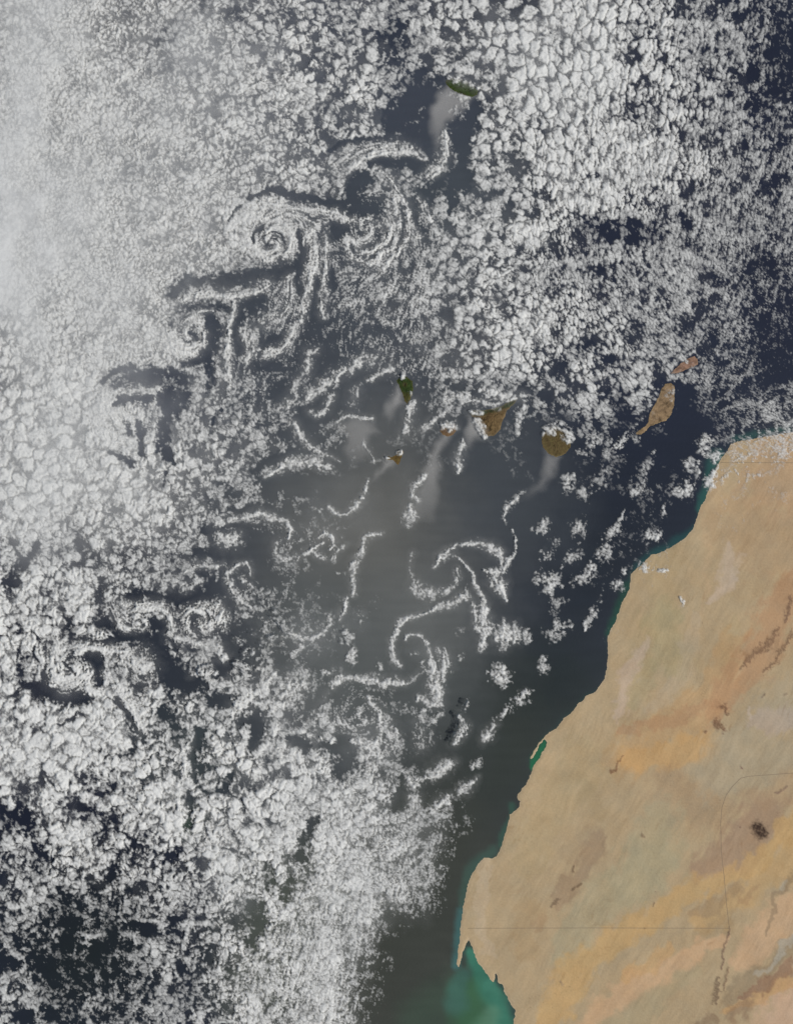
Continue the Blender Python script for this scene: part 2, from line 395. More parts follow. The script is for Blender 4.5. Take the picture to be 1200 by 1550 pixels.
# ================= fields on the map plane (numpy only); px units = kilometres east / south of the NW corner =================
f4 = np.float32
def ss(a, b, x):
    t = np.clip((x - a) / (b - a), 0, 1); return t * t * (3 - 2 * t)
def pnoise(x, y, seed):
    """gradient noise, about -1..1"""
    r = np.random.RandomState(seed); N = 256; ca = math.cos(.7 + seed * 1.3); sa = math.sin(.7 + seed * 1.3)
    x, y = x * ca - y * sa, x * sa + y * ca
    ang = r.rand(N, N).astype(f4) * f4(6.2831853); gx = np.cos(ang); gy = np.sin(ang)
    xi = np.floor(x).astype(np.int32); yi = np.floor(y).astype(np.int32)
    xf = (x - xi).astype(f4); yf = (y - yi).astype(f4)
    u = xf * xf * xf * (xf * (xf * 6 - 15) + 10); v = yf * yf * yf * (yf * (yf * 6 - 15) + 10)
    x0 = xi & 255; x1 = (xi + 1) & 255; y0 = yi & 255; y1 = (yi + 1) & 255
    a = gx[y0, x0] * xf + gy[y0, x0] * yf
    b = gx[y0, x1] * (xf - 1) + gy[y0, x1] * yf
    c = gx[y1, x0] * xf + gy[y1, x0] * (yf - 1)
    d = gx[y1, x1] * (xf - 1) + gy[y1, x1] * (yf - 1)
    return (a + u * (b - a) + v * ((c + u * (d - c)) - (a + u * (b - a)))) * f4(1.4)
def fbm(x, y, wl, octs, seed, gain=.5, billow=False):
    s = 0; a = 1.; t = 0
    for o in range(octs):
        n = pnoise(x / wl + 13.7 * o, y / wl + 7.1 * o, seed + o)
        if billow: n = 1 - 2 * np.abs(n)
        s = s + a * n; t += a; a *= gain; wl *= .5
    return s / t
def worley(x, y, seed):
    r = np.random.RandomState(seed); N = 128
    jx = r.rand(N, N).astype(f4); jy = r.rand(N, N).astype(f4); rr = r.rand(N, N).astype(f4)
    xi = np.floor(x).astype(np.int32); yi = np.floor(y).astype(np.int32)
    f1 = np.full(x.shape, 9., f4); f2 = f1.copy()
    for dy in (-1, 0, 1):
        for dx in (-1, 0, 1):
            cx = (xi + dx) & 127; cy = (yi + dy) & 127
            d = (xi + dx + jx[cy, cx] - x) ** 2 + (yi + dy + jy[cy, cx] - y) ** 2
            d = d.astype(f4) * (f4(.7) + f4(.6) * rr[cy, cx])
            m = d < f1
            f2 = np.where(m, f1, np.minimum(f2, d)); f1 = np.where(m, d, f1)
    return np.sqrt(f1), np.sqrt(f2)
def rank(t):
    """make the values of a texture evenly spread over 0..1"""
    s = np.sort(t.ravel()[::37]); q = s[np.linspace(0, len(s) - 1, 257).astype(int)]
    return np.interp(t, q, np.linspace(0, 1, 257)).astype(f4)
def pts(s):
    return [tuple(float(v) for v in p.split(',')) for p in s.split()]
def polyline(X, Y, P, pad, WX=None, WY=None):
    """distance to a polyline divided by its local width, side sign, tangent; only inside the bounding box"""
    P = [(p + (1,))[:3] if len(p) < 3 else p for p in P]
    x0 = min(p[0] for p in P) - pad; x1 = max(p[0] for p in P) + pad; y0 = min(p[1] for p in P) - pad; y1 = max(p[1] for p in P) + pad
    i0, i1 = np.searchsorted(X, [x0, x1]); j0, j1 = np.searchsorted(Y, [y0, y1])
    if i1 <= i0 or j1 <= j0: return None
    gx, gy = np.meshgrid(X[i0:i1], Y[j0:j1]); sl = (slice(j0, j1), slice(i0, i1))
    if WX is not None: gx = gx + WX[sl]; gy = gy + WY[sl]
    best = np.full(gx.shape, 1e9, f4); side = np.zeros(gx.shape, f4); tx = np.ones(gx.shape, f4); ty = np.zeros(gx.shape, f4)
    seg = list(zip(P[:-1], P[1:])) or [(P[0], (P[0][0] + .01, P[0][1], P[0][2]))]
    # smooth the line: one Chaikin pass
    if len(P) > 2:
        Q = [P[0]]
        for a, b in zip(P[:-1], P[1:]):
            Q += [tuple(a[k] * .75 + b[k] * .25 for k in range(3)), tuple(a[k] * .25 + b[k] * .75 for k in range(3))]
        Q.append(P[-1]); seg = list(zip(Q[:-1], Q[1:]))
    for a, b in seg:
        dx, dy = b[0] - a[0], b[1] - a[1]; L2 = dx * dx + dy * dy + 1e-9
        t = np.clip(((gx - a[0]) * dx + (gy - a[1]) * dy) / L2, 0, 1)
        px = gx - a[0] - t * dx; py = gy - a[1] - t * dy
        d = np.sqrt(px * px + py * py) / (a[2] + t * (b[2] - a[2]))
        m = d < best
        best = np.where(m, d, best); side = np.where(m, np.sign(dx * py - dy * px), side)
        L = math.sqrt(L2); tx = np.where(m, dx / L, tx); ty = np.where(m, dy / L, ty)
    return sl, gx, gy, best, side, tx, ty
def inside(gx, gy, P):
    r = np.zeros(gx.shape, bool); n = len(P)
    for k in range(n):
        x1, y1 = P[k][:2]; x2, y2 = P[(k + 1) % n][:2]
        if y1 == y2: continue
        c = ((y1 > gy) != (y2 > gy)) & (gx < (x2 - x1) * (gy - y1) / (y2 - y1) + x1); r ^= c
    return r
def signed(gx, gy, P):
    """signed distance to a polygon, positive inside"""
    best = np.full(gx.shape, 1e9, f4); n = len(P)
    for k in range(n):
        x1, y1 = P[k][:2]; x2, y2 = P[(k + 1) % n][:2]; dx, dy = x2 - x1, y2 - y1
        t = np.clip(((gx - x1) * dx + (gy - y1) * dy) / (dx * dx + dy * dy + 1e-9), 0, 1)
        best = np.minimum(best, (gx - x1 - t * dx) ** 2 + (gy - y1 - t * dy) ** 2)
    return np.where(inside(gx, gy, P), 1, -1) * np.sqrt(best)
def bilerp(M, gx, gy, step):
    u = np.clip(gx / step, 0, M.shape[1] - 1.001); v = np.clip(gy / step, 0, M.shape[0] - 1.001)
    i = u.astype(int); j = v.astype(int); a = u - i; b = v - j; a = a * a * (3 - 2 * a); b = b * b * (3 - 2 * b)
    return ((M[j, i] * (1 - a) + M[j, i + 1] * a) * (1 - b) + (M[j + 1, i] * (1 - a) + M[j + 1, i + 1] * a) * b).astype(f4)
def parse_feat():
    out = []
    for ln in FEAT.strip().splitlines():
        f = (ln.split('|') + ['', '', ''])[:4]
        o = dict(c=1., a=(1., 1.), z=0., s=None)
        for w in f[2].split():
            if w[0] == 'a': o['a'] = tuple(float(q) for q in w[1:].split(','))
            else: o[w[0]] = float(w[1:])
        out.append((f[0], pts(f[1]), o, f[3].strip()))
    return out
# size of the cells (km) and thickness, coarse maps every 100 km
SIZE = np.array([[float(c) for c in r.split()] for r in """
10 8 8 10 13 17 19 22 26 22 15 12 10
10 8 9 13 15 17 18 24 28 24 17 13 10
9 7 9 12 13 14 15 22 24 20 16 13 10
8 7 9 8 12 13 14 20 20 16 13 11 9
8 7 7 7 9 11 15 20 13 12 12 8 6
14 10 7 8 9 12 15 18 15 14 13 7 6
24 18 12 12 9 12 10 14 16 17 11 7 8
28 26 22 16 9 8 8 9 13 10 10 9 9
20 18 14 9 7 7 7 8 8 8 8 8 8
18 16 12 9 7 7 7 8 8 8 8 8 8
18 18 14 12 12 8 8 9 9 9 9 9 9
22 22 16 14 18 14 9 9 9 9 9 9 9
22 22 18 18 20 12 10 9 9 9 9 9 9
16 14 12 14 14 10 8 8 8 8 8 8 8
14 12 10 10 11 8 8 8 8 8 8 8 8
14 12 10 9 8 7 8 8 8 8 8 8 8
14 12 10 9 8 7 8 8 8 8 8 8 8""".strip().splitlines()], f4)
def cloud_fields(X, Y):
    gx, gy = np.meshgrid(X.astype(f4), Y.astype(f4))
    M = np.array([[int(c) for c in r.replace(' ', '')] for r in COVER.strip().splitlines()], f4) / 9.
    w1 = pnoise(gx / 45, gy / 45, 1); w2 = pnoise(gx / 45, gy / 45, 2)
    w3 = pnoise(gx / 14, gy / 14, 3); w4 = pnoise(gx / 14, gy / 14, 4)
    jx = gx + 16 * w1 + 4 * w3; jy = gy + 16 * w2 + 4 * w4
    C = bilerp(M, jx, jy, 50)
    C = C * (.50 + .56 * C) * (1 - (1 - ss(.1, .3, C)) * (1 - ss(-.1, .5, pnoise(gx / 55, gy / 55, 7)))) + .10 * (C > .05) * pnoise(gx / 60, gy / 60, 5) * ss(0, .5, C)
    C = C + .14 * pnoise(gx / 26, gy / 26, 6) * ss(.05, .4, C) * (1 - .5 * ss(.8, 1, C))
    for poly, key in ISLANDS:
        P = pts(poly); xs = [p[0] for p in P]; ys = [p[1] for p in P]
        i0, i1 = np.searchsorted(X, [min(xs) - 12, max(xs) + 12]); j0, j1 = np.searchsorted(Y, [min(ys) - 12, max(ys) + 12])
        C[j0:j1, i0:i1] *= 1 - (.97 if key not in ('thin', 'long') else .85) * ss(-6, 1, signed(gx[j0:j1, i0:i1], gy[j0:j1, i0:i1], P) + 3 * w3[j0:j1, i0:i1])
    la, lb = worley((gx + 26 * w1 + 9 * w3 + 3 * pnoise(gx / 6, gy / 6, 16)) / 52, (gy + 26 * w2 + 9 * w4 + 3 * pnoise(gx / 6, gy / 6, 17)) / 44, 77)
    sw = ss(470, 330, gx) * ss(830, 920, gy)
    lump = 1 - np.clip(la, 0, 1.2)
    gap = (1 - ss(.02, .20, lb - la + .06 * w3)) * ss(-.25, .25, pnoise(gx / 75, gy / 75, 18))
    C = C * (1 - (.16 + .62 * sw) * gap) + .14 * sw * lump * ss(.2, .6, C)
    # ---- direction of the strands, from the wind, the whirls and the drawn bands ----
    c2 = np.full(gx.shape, math.cos(2 * math.radians(108)) * .25, f4); s2 = np.full(gx.shape, math.sin(2 * math.radians(108)) * .25, f4)
    S = ss(300, 420, gx) * (1 - ss(620, 700, gx)) * ss(250, 330, gy) * (1 - ss(560, 700, gy)) * .6
    S = np.maximum(S, .30 * ss(900, 1150, gx + .3 * (gy - 400)) * (1 - ss(560, 620, gy)))
    S = np.maximum(S, .42 * ss(1380, 1460, gy + .6 * (gx - 400)) * ss(300, 420, gx) * (gy > 1250))
    S = np.maximum(S, (.08 + .12 * ss(380, 460, gx)) * ss(700, 800, gy)).astype(f4)
    c2 = np.where(gx > 850, c2, c2)
    for vx, vy, R, sp in VORT:
        dx = gx - vx; dy = gy - vy; r2 = dx * dx + dy * dy; w = np.exp(-r2 / (R * R)) * 2.0
        a0 = np.arctan2(dy, dx); rr = np.sqrt(r2)
        arm = np.cos(2 * a0 - sp * 4.2 * np.log(rr / 10 + .35) + 1.2 * w1) * np.exp(-(rr / (1.35 * R)) ** 3) * ss(.25, .5, C)
        C = np.clip(C + .26 * arm, 0, 1)
        ang = a0 + math.pi / 2 - .35 * sp
        c2 += w * np.cos(2 * ang); s2 += w * np.sin(2 * ang); S = np.maximum(S, .8 * np.exp(-(r2 / (R * R)) ** 2))
    own = np.full(gx.shape, -1, np.int16); Z = np.zeros(gx.shape, f4); H = np.zeros(gx.shape, f4); halo = np.zeros(gx.shape, f4)
    jag = .16 * w3 + .40 * pnoise(gx / 6, gy / 6, 8) + .22 * pnoise(gx / 3, gy / 3, 9)
    WX = 4.2 * pnoise(gx / 24, gy / 24, 10) + 1.3 * pnoise(gx / 7, gy / 7, 12); WY = 4.2 * pnoise(gx / 24, gy / 24, 11) + 1.3 * pnoise(gx / 7, gy / 7, 13)
    w5 = pnoise(gx / 13, gy / 13, 14); w6 = pnoise(gx / 9, gy / 9, 15)
    F = parse_feat()
    for k, (kind, P, o, lab) in enumerate(F):
        wm = max(p[2] if len(p) > 2 else 1 for p in P) * max(o['a']) * 1.7 + 9
        r = polyline(X, Y, P, wm + 5, WX, WY)
        if r is None: continue
        sl, lx, ly, d, side, tx, ty = r
        if o['a'] != (1., 1.): d = d / np.where(side > 0, o['a'][0], o['a'][1])
        amp = min(1., .45 + 4. / max(p[2] for p in P))
        dd = d + jag[sl] * amp * (1.1 if kind == '+' else .8)
        if kind == '-':
            if max(p_[2] for p_ in P) > 4: d = d / 1.22
            dd = d + jag[sl] * amp * 1.6 + .3 * w5[sl]; p = 1 - ss(.35, 1.4, dd); C[sl] *= (1 - o['c'] * p); own[sl] = np.where(p > .6, -1, own[sl])
        else:
            dd = dd + jag[sl] * amp * .8 + .35 * w5[sl]; p = 1 - ss(.0, 1.65, dd); q = o['c'] * np.maximum(p * (1 + .25 * w6[sl]), .30 * (1 - ss(.5, 1. + 9. / max(p_[2] if len(p_) > 2 else 1 for p_ in P), d)) * (o['c'] < .99))
            up = q > C[sl]
            wmx = max(p_[2] if len(p_) > 2 else 1 for p_ in P)
            if len(P) > 2 and P[0][0] < 770: halo[sl] = np.maximum(halo[sl], o['c'] * np.exp(-(d * wmx / (wmx + 5)) ** 2 * 1.1))
            own[sl] = np.where(up & (p > .12), k if lab else -1, own[sl])
            C[sl] = np.maximum(C[sl], q)
            H[sl] = np.maximum(H[sl], p * o['c'])
            if o['z']: Z[sl] = np.maximum(Z[sl], o['z'] * (1 - ss(1.3, 1.6, d)))
            if o['s'] is not None: S[sl] = S[sl] * (1 - p) + o['s'] * p
        g = np.exp(-d * d) * 1.5 * (len(P) > 2)
        c2[sl] += g * (2 * tx * tx - 1); s2[sl] += g * 2 * tx * ty
    th = .5 * np.arctan2(s2, c2); ux = np.cos(th); uy = np.sin(th)
    # ---- strands: noise smeared along the direction field ----
    st = X[1] - X[0]; x0 = X[0]; y0 = Y[0]; ny, nx = gx.shape
    base = pnoise(gx / 3.4, gy / 3.4, 20) + .7 * pnoise(gx / 7, gy / 7, 21) + .5 * pnoise(gx / 1.9, gy / 1.9, 22)
    acc = base.copy(); short = base.copy()
    for sgn in (1, -1):
        px = gx.copy(); py = gy.copy(); vx = ux; vy = uy
        lx_ = ux * sgn; ly_ = uy * sgn
        for n in range(5):
            px = px + lx_ * 1.9; py = py + ly_ * 1.9
            i = np.clip(((px - x0) / st + .5).astype(int), 0, nx - 1); j = np.clip(((py - y0) / st + .5).astype(int), 0, ny - 1)
            acc += base[j, i] * (1 - n * .14)
            if n < 2: short += base[j, i] * .8
            ax = ux[j, i]; ay = uy[j, i]; fl = np.where(ax * lx_ + ay * ly_ < 0, -1, 1); lx_ = ax * fl; ly_ = ay * fl
    acc = short * 1.5 + (acc - short * 1.5) * ss(.5, .9, S)
    strand = rank(acc + 3.2 * pnoise(gx / 2.6, gy / 2.6, 24) + 2.0 * pnoise(gx / 14, gy / 14, 23) )
    # ---- cells of several sizes ----
    size = bilerp(SIZE, gx, gy, 100) * (1 + .45 * pnoise(gx / 60, gy / 60, 30)) * (1 - .4 * H)
    wa = 1 + .05 * size
    wx = gx + wa * 2.6 * pnoise(gx / 11, gy / 11, 31) + 1.2 * pnoise(gx / 4.5, gy / 4.5, 33) + 5 * pnoise(gx / 30, gy / 30, 35)
    wy = gy + wa * 2.6 * pnoise(gx / 11, gy / 11, 32) + 1.2 * pnoise(gx / 4.5, gy / 4.5, 34) + 5 * pnoise(gx / 30, gy / 30, 36)
    cell = 0; dome = 0; crack = 0; wsum = 0
    sk = np.clip((gx - 800) / 400, 0, 1) * np.clip((700 - gy) / 300, 0, 1)      # north-east: cells drawn out along the wind
    rx = wx * (1 + .15 * sk) + .50 * sk * wy; ry = wy * (1 - .50 * sk)
    for n, s in enumerate((6.5, 10, 15.5, 24)):
        w = np.exp(-((np.log(size / s)) / .42) ** 2) + 1e-3
        a, b = worley(rx / s + 5 * n, ry / s, 40 + n)
        dm = np.sqrt(np.clip(1 - (a / .95) ** 2, 0, 1)); cr = ss(0, .30, b - a)
        cell = cell + w * (.6 * dm + .3 * cr * (.6 + .4 * dm)); dome = dome + w * dm * (.35 + .65 * cr) * (s / 15.) ** .6; crack = crack + w * ss(.0, .14 + .7 / s, b - a); wsum = wsum + w
    cell /= wsum; dome /= wsum; crack /= wsum
    fine = fbm(gx, gy, 6.0, 3, 50, .62, True)
    mid = fbm(gx, gy, 13, 3, 55, .6, True)
    big = fbm(gx, gy, 38, 2, 58, .6, True)
    T1 = rank(cell + .15 * fine + (.5 - .34 * ss(.5, .85, C)) * mid + (.6 - .40 * ss(.5, .85, C)) * big)
    T = rank(T1 * (1 - S) + strand * S + .08 * fine)
    C = np.clip(C, 0, 1) * .96; full = ss(.6, .95, C)
    thr = 1 - C - .10 * ss(.3, .8, C) - .10 * H ** 2
    cov = ss(.012, .06, C)
    gate = ss(thr - .04, thr + .16 + .12 * C, T) * cov
    m = np.clip((T - thr) / .62, 0, 1.25) * cov
    body = (1 - S) * (.10 + 1.0 * np.clip(dome, 0, 1.4) ** 1.3) + S * (.12 + .95 * strand ** 1.4)
    body = body * (1 - .9 * (1 - crack) * (1 - S))
    D = m * (.22 + body * (1.3 - .45 * full + .9 * big + .9 * mid)) + gate * (.05 + .95 * H ** 2 + .95 * full * (.08 + .92 * crack) * (.55 + .8 * np.clip(dome, 0, 1.2)) * (1 + 1.3 * big + .8 * mid + .8 * w2))
    calm = .82 * (1 - .15 * (1 - S) * ss(.45, .9, C)) * (1 - .45 * ss(.7, 1, H)) * (1 - .3 * sw)
    D = D * np.clip(1 + calm * (.95 * fine + .65 * 1.3 * fbm(gx, gy, 2.6, 1, 63)), .10, 2.4)
    k1 = np.abs(pnoise(wx / 5.5 + .25 * fine, wy / 6.5, 65)); k2 = np.abs(pnoise(wx / 12, wy / 14, 66) + .15 * fine)
    D = D * (1 - .60 * (1 - ss(.0, .16, k1)) * (.15 + .85 * S)) * (1 - .62 * (1 - ss(.0, .13, k2)) * (1 - S))
    thin = (.04 + .13 * ss(850, 700, gx) * ss(60, 250, gx + .4 * (900 - gy))) * ss(.15, .7, C) * np.clip(.7 + fbm(gx, gy, 30, 4, 64, .6), 0, 2)
    D = D * (.72 + .55 * lump * (1 + .8 * sw))
    nw = ss(480, 260, gx + 14 * w1 + .3 * np.maximum(gy - 480, 0)) * ss(860, 760, gy) * ss(.5, .85, C)
    D = D * (1 - .25 * nw) + nw * (.42 + .35 * gate + .18 * big)
    D = np.clip(D + thin + .24 * halo * np.clip(.8 + fbm(gx, gy, 9, 3, 67), 0, 2) * (C < .85), 0, 9)
    # ---- heights ----
    hill = .24 * full * fbm(gx, gy, 46, 3, 60, .55, True) + (.10 + .22 * sw) * lump
    h = gate * (.02 + (.03 + .075 * C + .04 * H) * (body * (1 + .5 * mid) + .35 * fine) * (.35 + .65 * m)) + hill * gate
    return gx, gy, C, D, h, Z, own, S
# ================= colour maps of land and water =================
def lin(c):
    c = np.asarray(c, float) / 255.; return np.where(c < .04045, c / 12.92, ((c + .055) / 1.055) ** 2.4).astype(f4)
LANDCOL = """
1190,720,70|174,144,114|.8
1130,790,60 1180,830,60|166,139,108|.7
1030,720,10 1085,760,30|172,148,116|.6
1020,760,18 1000,900,25 970,1000,25|160,141,106|.5
1062,770,4 1072,830,4 1062,930,3|176,150,118|.5
1098,822,5 1104,848,16 1090,890,12 1080,908,6|180,162,142|.9
1125,842,4 1115,862,4 1080,905,4|184,166,146|.5
1000,800,8 960,850,12|172,150,116|.5
975,975,7 962,1010,14 942,1040,12 932,1085,8|180,161,143|.9
985,1010,14 955,1060,12|152,140,106|.6
1000,940,30 1020,1000,30|156,146,112|.7
1050,930,6 1040,1000,12 1020,1050,14 990,1070,14|172,155,130|.7
1100,1000,12 1110,940,8|158,142,108|.5
1110,970,18 1088,1040,26 1040,1090,26 980,1110,26 950,1150,30|180,146,104|.8
1060,1130,22 1010,1140,24 960,1150,20|190,150,98|.9
1200,890,30 1150,990,30 1110,1040,22 1075,1080,16|172,132,98|.85
940,1105,6 985,1100,8 1040,1085,10 1080,1060,8|164,126,94|.7
1020,1200,40 1080,1230,40|158,134,106|.7
1190,1060,34 1140,1120,42 1060,1190,34 1180,1150,30|162,150,126|.9
1180,1090,24 1140,1090,14|170,154,140|.8
1133,1075,4 1130,1085,4|184,168,150|.9
880,1150,40 820,1240,30 800,1300,26|170,150,114|.6
905,1225,16 875,1175,10|150,132,100|.5
860,1290,12 905,1262,14|152,132,104|.7
905,1275,15 885,1310,17 862,1340,13 840,1370,9|144,122,98|.95
920,1350,8 908,1380,5|146,128,98|.8
1000,1240,30 990,1300,46 930,1350,36 880,1400,34 860,1450,26|162,151,122|.95
960,1330,40 1010,1290,30|158,148,118|.6
800,1380,24 790,1440,16|160,134,98|.55
815,1395,9|148,122,94|.6
735,1310,8 730,1350,10 724,1400,9 735,1440,8|178,160,134|.8
1155,1240,36 1110,1290,34 1065,1320,18|150,124,102|1
1190,1190,24 1150,1210,20|160,136,108|.7
1205,1240,18 1170,1290,14 1110,1325,15 1040,1350,17 980,1390,20 900,1440,20 850,1500,26 830,1545,20|186,152,102|1
1200,1300,26 1130,1350,18 1060,1400,16|182,150,104|.9
1120,1340,8 1080,1370,9 1050,1385,6|150,128,100|.8
1100,1390,14 1060,1420,12|152,132,102|.7
1090,1425,10 1000,1470,18 930,1510,18 880,1560,18|196,160,124|.9
1050,1470,10 980,1520,18 920,1570,20|160,146,116|.9
1010,1440,12 950,1480,10|190,152,104|.8
1200,1380,36 1140,1430,22 1120,1460,8|194,160,126|.95
1180,1540,34 1230,1500,34|194,162,136|1
1200,1480,10 1150,1510,9 1100,1530,7|188,148,100|.9
1200,1435,13 1165,1465,13 1130,1480,16 1108,1510,12|138,122,98|1
1200,1422,7 1185,1440,6 1175,1455,5 1145,1475,6|166,158,142|1
1200,1458,8 1175,1480,8 1145,1497,8 1120,1508,5|134,102,82|1
1202,1318,6 1192,1335,6 1178,1352,5 1168,1375,4 1160,1400,4 1155,1420,3|128,112,90|.9
1190,1332,3 1180,1345,3|166,158,140|.8
1125,1525,12 1105,1545,9|132,108,86|.9
1080,1545,7 1050,1560,8|128,106,84|.9
1120,1360,5 1145,1345,4|158,128,96|.7
1105,1070,40|0,0,0|0
"""
ROCKS = """
1146,1253,12 1150,1260,13 1154,1262,9|62,48,40|1.0|dark round rock massif alone on the mauve plateau|rocky_massif
1196,905,7 1192,925,6 1188,940,4|112,88,72|.6|upper end of the broken brown ridge at the desert's right edge|rocky_ridge
1176,952,5 1168,972,9 1150,982,8 1130,1000,5 1121,1012,3|116,90,70|.6|comb-toothed brown ridge running down to the left across orange desert|rocky_ridge
1198,958,6 1190,972,5 1178,990,4 1172,1005,4 1155,1017,2|116,92,72|.6|thin brown ridge just right of the comb-toothed one|rocky_ridge
1090,1070,5 1097,1068,4 1100,1082,3|112,84,64|.7|small brown outcrop, upper of a close pair in the orange desert|rock_outcrop
1084,1090,5 1084,1100,7 1093,1100,5 1098,1108,3|112,84,64|.7|triangular brown outcrop, lower of a close pair in the orange desert|rock_outcrop
1067,1108,3|118,90,70|.7|tiny brown outcrop left of the triangular one|rock_outcrop
925,1168,3 932,1165,4 934,1155,1.5 944,1143,1.5|118,86,62|.7|small brown outcrop with a thin tail near the inlet coast|rock_outcrop
1121,1163,3.2|112,84,76|.8|single dark dot of rock above the bend of the curved track|rock_outcrop
1104,1404,1.5 1101,1420,2 1096,1432,2 1092,1447,3 1094,1458,2.5 1090,1468,1.5|112,90,76|.7|narrow dark escarpment starting where the two tracks meet|escarpment
1086,1478,3 1084,1500,5 1081,1518,4|110,92,74|.6|dark wedge-shaped escarpment below the narrow one|escarpment
1102,1466,2 1097,1485,2 1094,1498,1.5|120,98,78|.6|short dark spur right of the wedge-shaped escarpment|escarpment
866,1320,2 868,1311,2|104,84,66|.5||
865,1347,2 880,1337,2|100,82,64|.5||
835,1372,4 845,1360,3|112,94,76|.5||
988,1372,1.2 990,1366,1.2|100,80,62|.4||
992,1350,1|96,76,60|.4||
973,1265,3.5|124,104,82|.6||
1120,1252,2|110,84,72|.6||
1175,1200,3 1190,1192,2|118,96,84|.5||
1152,1055,1.5 1157,1051,2|120,104,88|.5||
976,1405,1.5|112,88,66|.5||
850,1490,4|134,116,98|.5||
1188,1052,3|130,110,92|.5||
"""
SEACOL = """
540,900,260 520,700,240 560,1050,200|71,76,80|1
620,780,110 560,820,110|86,88,86|.9
640,960,80 500,1000,100|84,88,88|.9
470,960,70 600,1050,60|74,79,80|.8
600,1230,100 640,1150,90|58,63,63|.8
560,1500,140 600,1380,110|58,61,56|1
700,1250,80 640,1400,90|50,54,50|1
660,1500,120|52,56,52|.8
800,1080,90 760,1170,60|44,50,48|1
850,1020,60|32,40,42|.9
880,880,90 930,780,90|28,35,44|1
980,700,90 1000,640,60|26,33,45|1
1050,300,260 1150,100,220 1190,450,150|25,31,47|1
980,560,90|28,35,50|.9
740,700,80 760,760,90|54,60,66|.9
680,270,110 600,300,130|60,67,74|.9
640,160,60|54,60,70|.9
420,420,140 340,560,110|56,62,70|.9
200,600,110|38,45,60|.8
90,1000,200 150,1400,200 60,1250,150|22,27,40|1
200,1000,90|38,44,52|.8
290,1150,70|52,60,62|.8
290,1250,20|50,66,54|.6
430,1350,70 400,1480,60|74,80,72|.7
130,1450,110|24,31,32|.8
60,300,160|92,98,104|.6
400,60,160|56,62,74|.8
"""
SHALLOW = """
640,1545,30 700,1500,30|54,74,62|.5|1
712,1440,8 722,1470,14 740,1505,20 755,1530,20 760,1560,26|52,104,88|1|.4
705,1500,20 712,1540,26|50,86,62|.9|.8
740,1490,8 752,1500,6|62,118,100|.6|.6
700,1475,8 693,1490,10 690,1520,14|54,88,80|.8|1
745,1535,12 730,1560,16|78,116,96|.6|.7
695,1380,5 692,1430,5 690,1460,5|56,92,92|.8|1
745,1290,8 715,1310,8 705,1340,6 698,1370,5|54,80,72|.6|1
775,1220,4 760,1280,5|48,78,68|.7|1
826,1122,5 815,1142,7 806,1160,6|30,88,62|1|.3
1086,690,7 1074,715,8 1070,740,7 1060,770,5|40,92,84|.5|1
950,885,5 940,905,6 930,935,5 920,960,4|30,70,56|.6|1
1050,800,5 1035,815,7 1000,836,7 984,842,6 966,858,6|30,66,68|.7|1
1110,664,4 1150,656,4 1195,648,4|40,90,80|.35|1
"""
def paint(X, Y, base, items, soft, warp=0, streak=None, fade=1):
    gx, gy = np.meshgrid(X.astype(f4), Y.astype(f4)); col = np.empty(gx.shape + (3,), f4); col[:] = lin(base)
    WX = warp * (fbm(gx, gy, 40, 4, 70, .6)) ; WY = warp * (fbm(gx, gy, 40, 4, 75, .6))
    for ln in items.strip().splitlines():
        f = ln.split('|'); P = pts(f[0]); st_ = float(f[2])
        if st_ == 0: continue
        wm = max(p[2] for p in P) * (1.6 + soft) + warp
        r = polyline(X, Y, P, wm, WX, WY)
        if r is None: continue
        sl, lx, ly, d = r[:4]
        if streak is not None: d = d + streak[sl]
        st_ = st_ * fade
        k = st_ * (1 - ss(.8 - soft * .65, 1.1 + soft * .8, d)); c = lin([float(q) for q in f[1].split(',')])
        col[sl] = col[sl] * (1 - k[..., None]) + c * k[..., None]
    return gx, gy, col
